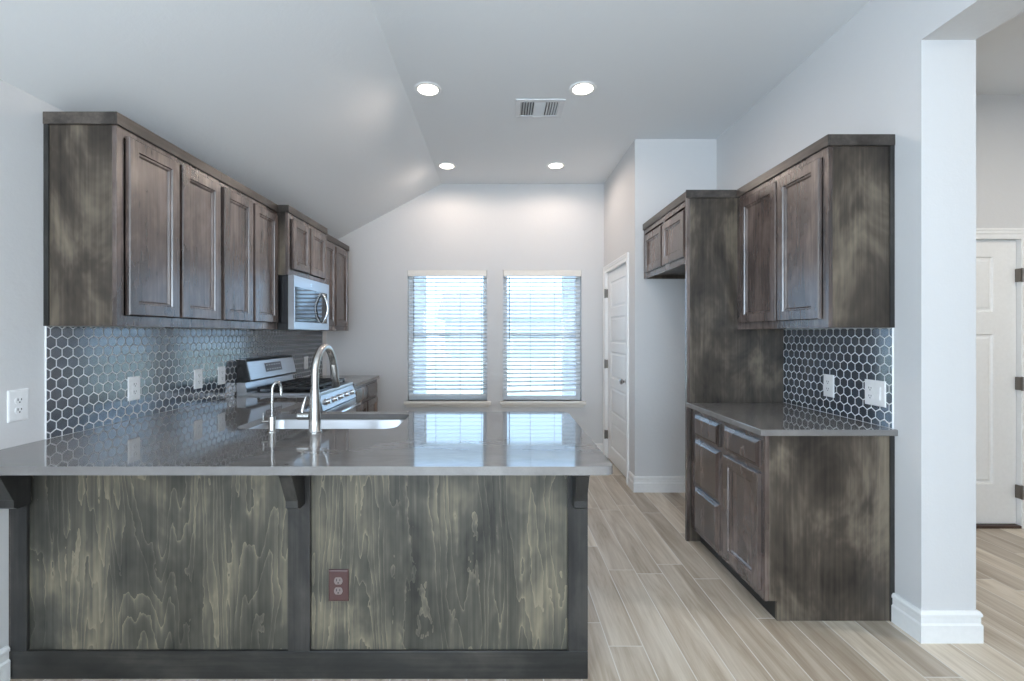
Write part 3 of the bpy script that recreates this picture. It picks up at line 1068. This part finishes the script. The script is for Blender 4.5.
# ------------------------------------------------------------------ base cabinets on the left
def left_base(label, y0, y1, cols):
    c = thing('base_cabinet', label, 'cabinet', (-1.6, (y0 + y1) / 2, 0), 'dark base cabinets along the left wall')
    F = -1.312
    MB().box(XL, F - 0.02, y0, y0 + 0.016, 0.1, CB).box(XL, F - 0.02, y1 - 0.016, y1, 0.1, CB).box(XL, F - 0.02, y0 + 0.016, y1 - 0.016, 0.1, 0.116).box(XL, XL + 0.01, y0 + 0.016, y1 - 0.016, 0.116, CB).build('body', M['case_wood'], c)
    B(F - 0.075, F - 0.06, y0, y1, 0, 0.1).build('toe_kick', M['toe'], c)
    fm = MB()
    fm.box(F - 0.02, F, y0, y1, 0.1, 0.14).box(F - 0.02, F, y0, y1, 0.83, CB).box(F - 0.02, F, y0, y1, 0.672, 0.72)
    edges = [y0] + [(cols[i][1] + cols[i + 1][0]) / 2 for i in range(len(cols) - 1)] + [y1]
    for k, e in enumerate(edges):
        a, b2 = (e, e + 0.04) if k == 0 else ((e - 0.04, e) if k == len(edges) - 1 else (e - 0.02, e + 0.02))
        fm.box(F - 0.02, F, a, b2, 0.14, 0.672).box(F - 0.02, F, a, b2, 0.72, 0.83)
    fm.build('face_frame', M['door_wood'], c)
    for a, b2 in cols:
        front('drawer', F, 1, a, b2, 0.708, 0.840, c)
        front('door', F, 1, a, b2, 0.128, 0.682, c)
    return c


left_base('dark base cabinet between the sink peninsula and the stainless range', 2.602, 3.272, [(2.66, 3.24)])
left_base('dark base cabinet beyond the range, drawers over doors', 4.050, 4.850, [(4.085, 4.435), (4.465, 4.815)])
tag(B(XL, CLX, 4.050, 4.872, CB, CT, bev=0.004).build('countertop', M['quartz']), 'small grey countertop beyond the range by the back wall', 'countertop')

# ------------------------------------------------------------------ range
RY0, RY1 = 3.285, 4.040
RFX = -1.318
rg = thing('gas_range', 'stainless gas range with black grates and slanted back console', 'range', (-1.58, (RY0 + RY1) / 2, 0))
B(XL + 0.012, RFX, RY0, RY1, 0.02, 0.895).build('body', M['black'], rg)
B(XL + 0.012, RFX + 0.012, RY0 - 0.003, RY1 + 0.003, 0.8955, 0.918, bev=0.004).build('cooktop', M['steel'], rg)
B(XL + 0.13, RFX - 0.045, RY0 + 0.025, RY1 - 0.025, 0.9185, 0.922).build('burner_tray', M['black'], rg)
mb = MB()
gx0, gx1 = XL + 0.145, RFX - 0.05
third = (RY1 - RY0 - 0.06) / 3
for k in range(3):
    a = RY0 + 0.03 + k * third + 0.003
    b2 = a + third - 0.006
    g = MB()
    zt0, zt1 = 0.940, 0.956
    for yy in (a, b2 - 0.014):
        g.box(gx0, gx1, yy, yy + 0.014, zt0, zt1, bev=0.002)
    for q in range(6):
        xx = gx0 + (gx1 - gx0 - 0.014) * q / 5
        g.box(xx, xx + 0.014, a + 0.014, b2 - 0.014, zt0, zt1)
    ym = (a + b2) / 2
    g.box(gx0 + 0.014, gx1 - 0.014, ym - 0.006, ym + 0.006, zt0 + 0.001, zt1 + 0.001)
    for xx in (gx0, gx1 - 0.014):
        for yy in (a, b2 - 0.014):
            g.box(xx, xx + 0.014, yy, yy + 0.014, 0.9225, zt0)
    g.build('grate', M['iron'], rg)
for xx in (gx0 + 0.13, gx1 - 0.12):
    for yy in (RY0 + 0.15, (RY0 + RY1) / 2, RY1 - 0.15):
        MB().lathe((xx, yy, 0.9222), [(0.045, 0), (0.045, 0.006), (0.032, 0.008), (0.032, 0.014), (0.001, 0.016)], n=20).build('burner', M['iron'], rg, smooth=40)
# slanted knob panel
MB().prism([(RFX + 0.0005, 0.785), (RFX + 0.040, 0.785), (RFX + 0.012, 0.893), (RFX + 0.0005, 0.893)], 'Y', RY0 + 0.001, RY1 - 0.001).build('control_panel', M['steel'], rg)
ax = Vector((0.108, 0, 0.028)).normalized()
for k in range(5):
    yy = RY0 + 0.10 + k * (RY1 - RY0 - 0.20) / 4
    c = Vector((RFX + 0.0275, yy, 0.838))
    MB().tube([c, c + ax * 0.006, c + ax * 0.0062, c + ax * 0.028, c + ax * 0.032], [0.026, 0.026, 0.0215, 0.019, 0.015], 20).build('knob', M['chrome'], rg, smooth=40)
od = B(RFX + 0.0005, RFX + 0.042, RY0 + 0.003, RY1 - 0.003, 0.195, 0.776, bev=0.004).build('oven_door', M['steel'], rg)
B(RFX + 0.0425, RFX + 0.0445, RY0 + 0.12, RY1 - 0.12, 0.30, 0.62).build('oven_window', M['blackglass'], od)
hb = MB().tube([(RFX + 0.085, RY0 + 0.05, 0.735), (RFX + 0.088, RY0 + 0.06, 0.735), (RFX + 0.088, RY1 - 0.06, 0.735), (RFX + 0.085, RY1 - 0.05, 0.735)], [0.010, 0.0135, 0.0135, 0.010], 16)
for yy in (RY0 + 0.085, RY1 - 0.085):
    hb.tube([(RFX + 0.0425, yy, 0.735), (RFX + 0.078, yy, 0.735)], 0.009, 10)
hb.build('handle', M['chrome'], od, smooth=40)
B(RFX + 0.0005, RFX + 0.036, RY0 + 0.003, RY1 - 0.003, 0.045, 0.187, bev=0.004).build('storage_drawer', M['steel'], rg)
for xx in (XL + 0.06, RFX - 0.05):
    for yy in (RY0 + 0.05, RY1 - 0.05):
        MB().lathe((xx, yy, 0), [(0.018, 0), (0.018, 0.0195)], n=12).build('foot', M['black'], rg)
# back console
bgd = MB().prism([(XL + 0.012, 0.9185), (XL + 0.085, 0.9185), (XL + 0.075, 0.990), (XL + 0.012, 0.990)], 'Y', RY0 + 0.002, RY1 - 0.002).build('back_riser', M['steel'], rg)
con = MB().prism([(XL + 0.012, 0.9905), (XL + 0.108, 1.000), (XL + 0.112, 1.010), (XL + 0.082, 1.140), (XL + 0.068, 1.156), (XL + 0.012, 1.160)], 'Y', RY0 + 0.014, RY1 - 0.014).build('back_console', M['steel'], rg)
for a, b2 in ((RY0, RY0 + 0.0135), (RY1 - 0.0135, RY1)):
    MB().prism([(XL + 0.012, 0.9905), (XL + 0.105, 0.998), (XL + 0.108, 1.008), (XL + 0.078, 1.138), (XL + 0.064, 1.152), (XL + 0.012, 1.156)], 'Y', a, b2).build('end_cap', M['black'], rg)
dn = Vector((0.130, 0, 0.030)).normalized()
def on_console(y, t, d):
    p = Vector((XL + 0.112, y, 1.010)).lerp(Vector((XL + 0.082, y, 1.140)), t) + dn * d
    return tuple(p)
def console_plate(mb, y0, y1, t0, t1, d0, d1):
    mb.loft([[on_console(y0, t0, d), on_console(y1, t0, d), on_console(y1, t1, d), on_console(y0, t1, d)] for d in (d0, d1)])
    return mb
ym = (RY0 + RY1) / 2
dsp = console_plate(MB(), ym - 0.135, ym + 0.120, 0.30, 0.82, 0.0003, 0.003).build('display', M['display'], con)
for q in range(6):
    for t in (0.40, 0.66):
        console_plate(MB(), ym - 0.120 + q * 0.039, ym - 0.120 + q * 0.039 + 0.022, t, t + 0.07, 0.0032, 0.0037).build('button', M['mark'], dsp)

# ------------------------------------------------------------------ microwave
MY0, MY1, MZ0, MZ1 = 3.296, 3.968, 1.377, 1.770
mw = thing('microwave', 'stainless over-the-range microwave with a bowed handle', 'microwave', (-1.7, (MY0 + MY1) / 2, MZ0))
B(XL + 0.01, -1.535, MY0, MY1, MZ0, MZ1).build('body', M['black'], mw)
mf = MB()
fx0, fx1 = -1.5345, -1.492
gy0, gy1, gz0, gz1 = MY0 + 0.016, MY1 - 0.040, MZ0 + 0.055, MZ1 - 0.080
door = MB()
door.box(fx0, fx1, MY0, gy0, MZ0, MZ1).box(fx0, fx1, gy1, MY1, MZ0, MZ1)
door.box(fx0, fx1, gy0, gy1, MZ0, gz0).box(fx0, fx1, gy0, gy1, gz1, MZ1)
do = door.build('door', M['steel'], mw)
B(fx0 + 0.002, fx1 - 0.002, gy0 + 0.0005, gy1 - 0.0005, gz0 + 0.0005, gz1 - 0.0005).build('door_glass', M['blackglass'], do)
hp = []
hy = MY1 - 0.155
for k in range(13):
    t = k / 12
    hp.append((fx1 + 0.002 + 0.046 * math.sin(math.pi * t) ** 0.8, hy, MZ0 + 0.055 + 0.245 * t))
MB().tube(hp, [0.009] + [0.0115] * 11 + [0.009], 14).build('handle', M['chrome'], do, smooth=40)
MB().lathe((fx1, MY0 + 0.30, MZ1 - 0.045), [(0.012, 0), (0.012, 0.001), (0.001, 0.0015)], 'X', 16).build('badge', M['chrome'], mw)
vg = MB()
for k in range(9):
    vg.box(-1.75 + k * 0.022, -1.74 + k * 0.022, MY0 + 0.1, MY1 - 0.1, MZ0 - 0.003, MZ0)
vg.build('underside_vent', M['duct'], mw)


# ------------------------------------------------------------------ outlets
def outlet(name, label, cat, c, u, n, mats=('plastic', 'plastic', 'slot'), gangs=('duplex',), group=None, H=0.124):
    """cover plate centred on c; u = along the wall, n = outward"""
    c, u, n = Vector(c), Vector(u), Vector(n)
    v = Vector((0, 0, 1))
    o = thing(name, label, cat, c - v * H / 2, group)
    W = 0.078 + 0.044 * (len(gangs) - 1)
    org = c - u * W / 2 - v * H / 2
    MB().panel(org, u, v, n, W, H, [(0, 0), (0, 0.003), (0.0015, 0.005), (0.006, 0.0062)]).build('cover_plate', M[mats[0]], o)
    for g, kind in enumerate(gangs):
        gc = c + u * ((g - (len(gangs) - 1) / 2) * 0.046)
        if kind == 'duplex':
            for sgn in (1, -1):
                rc = gc + v * (0.0195 * sgn)
                ring = []
                for k in range(20):
                    a = 2 * math.pi * k / 20
                    ring.append((0.0165 * math.cos(a), max(-0.0135, min(0.0135, 0.0172 * math.sin(a)))))
                mk_ = MB().loft([[tuple(rc + u * a + v * b2 + n * d) for a, b2 in ring] for d in (0.0063, 0.0085)])
                ro = mk_.build('receptacle', M[mats[1]], o)
                sm = MB()
                for (a0, a1, b0, b1) in ((-0.0080, -0.0052, -0.001, 0.0085), (0.0052, 0.0080, 0.000, 0.0078), (-0.0025, 0.0025, -0.0095, -0.0045)):
                    sm.loft([[tuple(rc + u * a + v * b2 + n * d) for a, b2 in ((a0, b0), (a1, b0), (a1, b1), (a0, b1))] for d in (0.0086, 0.0092)])
                sm.build('slots', M[mats[2]], ro)
        else:
            sm = MB().panel(gc - u * 0.0165 - v * 0.0335, u, v, n, 0.033, 0.067, [(0, 0.0063), (0.001, 0.0082)])
            so = sm.build('rocker_frame', M[mats[1]], o)
            r = MB()
            r.loft([[tuple(gc + u * a + v * b2 + n * d) for a, b2, d in ((-0.0125, -0.029, 0.0083), (0.0125, -0.029, 0.0083), (0.0125, 0.029, 0.0083), (-0.0125, 0.029, 0.0083))],
                    [tuple(gc + u * a + v * b2 + n * d) for a, b2, d in ((-0.0125, -0.029, 0.0120), (0.0125, -0.029, 0.0120), (0.0125, 0.029, 0.0092), (-0.0125, 0.029, 0.0092))]])
            r.build('rocker', M[mats[1]], so)
    return o


TX = XL + 0.0080
GO = 'white outlet plates on the left tile'
UL, NL = (0, 1, 0), (1, 0, 0)
outlet('wall_outlet', 'white outlet on the painted wall left of the tile', 'outlet', (XL, 1.806, 1.060), UL, NL)
outlet('wall_outlet', 'white outlet nearest the viewer on the long hexagon tile', 'outlet', (TX, 2.368, 1.060), UL, NL, group=GO)
outlet('wall_outlet', 'white outlet, middle one of the three on the left tile before the range', 'outlet', (TX, 2.872, 1.060), UL, NL, group=GO)
outlet('wall_outlet', 'white outlet on the left tile just before the range console', 'outlet', (TX, 3.113, 1.060), UL, NL, group=GO)
outlet('wall_outlet', 'white outlet on the left tile beyond the range', 'outlet', (TX, 4.47, 1.060), UL, NL, group=GO)
UR, NR = (0, -1, 0), (-1, 0, 0)
outlet('wall_outlet', 'white single outlet in the middle of the right tile', 'outlet', (XR - 0.0080, 2.536, 1.055), UR, NR)
outlet('wall_outlet', 'white double-width cover plate at the near edge of the right tile', 'outlet', (XR - 0.0080, 2.223, 1.055), UR, NR, gangs=('duplex', 'rocker'))
outlet('wall_outlet', 'brown outlet set in the peninsula wood panel', 'outlet', (-0.631, PF + 0.0128, 0.360), (1, 0, 0), (0, -1, 0), mats=('brown', 'brown_light', 'slot'))

# ------------------------------------------------------------------ ceiling fixtures
def ceiling_light(label, x, y):
    o = thing('ceiling_light', label, 'light', (x, y, ZC), 'recessed ceiling lights')
    MB().lathe((x, y, ZC), [(0.068, -0.006), (0.084, -0.008), (0.090, -0.004), (0.091, 0.0), (0.066, 0.0)], n=40, cap0=False, cap1=False).build('trim_ring', M['white'], o, smooth=40)
    MB().lathe((x, y, ZC), [(0.001, -0.0055), (0.068, -0.0055), (0.068, -0.001), (0.001, -0.001)], n=40).build('diffuser', M['light'], o)
    l = lamp('ceiling_light_bulb', 'SPOT', (0, 0, -0.02), (0, 0, 0), 18, (1.0, 0.82, 0.70), spot_size=math.radians(178), spot_blend=0.45, shadow_soft_size=0.06)
    l.parent = o
    return o


ceiling_light('round recessed ceiling light, nearer of the two beside the ceiling slope', -0.487, 3.077)
ceiling_light('round recessed ceiling light right of the ceiling vent', 0.559, 3.070)
ceiling_light('small-looking recessed ceiling light by the ridge above the left window', -0.523, 4.480)
ceiling_light('small-looking recessed ceiling light above the right window', 0.549, 4.470)

vx0, vx1, vy0, vy1 = 0.113, 0.462, 3.205, 3.475
vt = thing('ceiling_vent', 'white rectangular air vent in the flat ceiling between two lights', 'vent', ((vx0 + vx1) / 2, (vy0 + vy1) / 2, ZC))
fm = MB()
fm.box(vx0, vx1, vy0, vy0 + 0.035, ZC - 0.008, ZC, bev=0.002).box(vx0, vx1, vy1 - 0.035, vy1, ZC - 0.008, ZC, bev=0.002)
fm.box(vx0, vx0 + 0.035, vy0 + 0.035, vy1 - 0.035, ZC - 0.008, ZC).box(vx1 - 0.035, vx1, vy0 + 0.035, vy1 - 0.035, ZC - 0.008, ZC)
fm.build('frame', M['vent'], vt)
B(vx0 + 0.035, vx1 - 0.035, vy0 + 0.035, vy1 - 0.035, ZC - 0.0012, ZC - 0.0002).build('duct_opening', M['duct'], vt)
for side in (0, 1):
    for k in range(5):
        xx = (vx0 + 0.046 + k * 0.019) if side == 0 else (vx1 - 0.046 - k * 0.019)
        sg = -1 if side == 0 else 1
        MB().prism([(xx - 0.001, ZC - 0.0013), (xx + 0.001, ZC - 0.0013), (xx + 0.001 + sg * 0.009, ZC - 0.010), (xx - 0.001 + sg * 0.009, ZC - 0.010)], 'Y', vy0 + 0.036, vy1 - 0.036).build('louver', M['vent'], vt)
cx0, cx1 = vx0 + 0.132, vx1 - 0.132
for k in range(7):
    yy = vy0 + 0.045 + k * 0.029
    MB().prism([(yy - 0.001, ZC - 0.0013), (yy + 0.001, ZC - 0.0013), (yy + 0.026, ZC - 0.010), (yy + 0.024, ZC - 0.010)], 'X', cx0 + 0.004, cx1 - 0.004).build('louver', M['vent'], vt)
MB().box(cx0, cx0 + 0.003, vy0 + 0.036, vy1 - 0.036, ZC - 0.011, ZC - 0.0013).box(cx1 - 0.003, cx1, vy0 + 0.036, vy1 - 0.036, ZC - 0.011, ZC - 0.0013).build('divider', M['vent'], vt)

# ------------------------------------------------------------------ outside, seen between the slats
structure(B(-30, 30, YB + 0.16, 60, -0.25, -0.10).build('ground', M['lawn']), 'pale ground outside', 'ground')
tag(B(-3.2, 3.6, YB + 0.16, 10.2, -0.10, -0.04).build('patio_slab', M['concrete']), 'pale concrete patio outside the windows', 'patio')
for lab, x in (('brick patio column outside the left window', -1.70), ('brick patio column outside the right window by its right edge', 1.45)):
    t = thing('patio_column', lab, 'column', (x, 9.6, -0.04), 'brick columns of the patio')
    B(x - 0.13, x + 0.13, 9.47, 9.73, 0.0, 2.78).build('shaft', M['brick'], t)
    B(x - 0.18, x + 0.18, 9.42, 9.78, -0.04, 0.0).build('foot', M['concrete'], t)
tag(MB().box(-3.6, 4.0, 8.9, 10.3, 2.92, 3.02).box(-3.6, 4.0, 9.47, 9.73, 2.78, 2.92).build('patio_roof', M['siding']), 'narrow flat patio roof carried by the brick columns outside', 'roof')
hs = thing('house', 'distant pale house with a low roof seen through the blinds', 'house', (2, 30, -0.1))
B(-3.5, 9.5, 29, 36, -0.10, 2.3).build('wall', M['siding'], hs)
MB().prism([(28.4, 2.3), (36.6, 2.3), (32.5, 4.3)], 'X', -4.0, 10.0).build('roof', M['roofing'], hs)
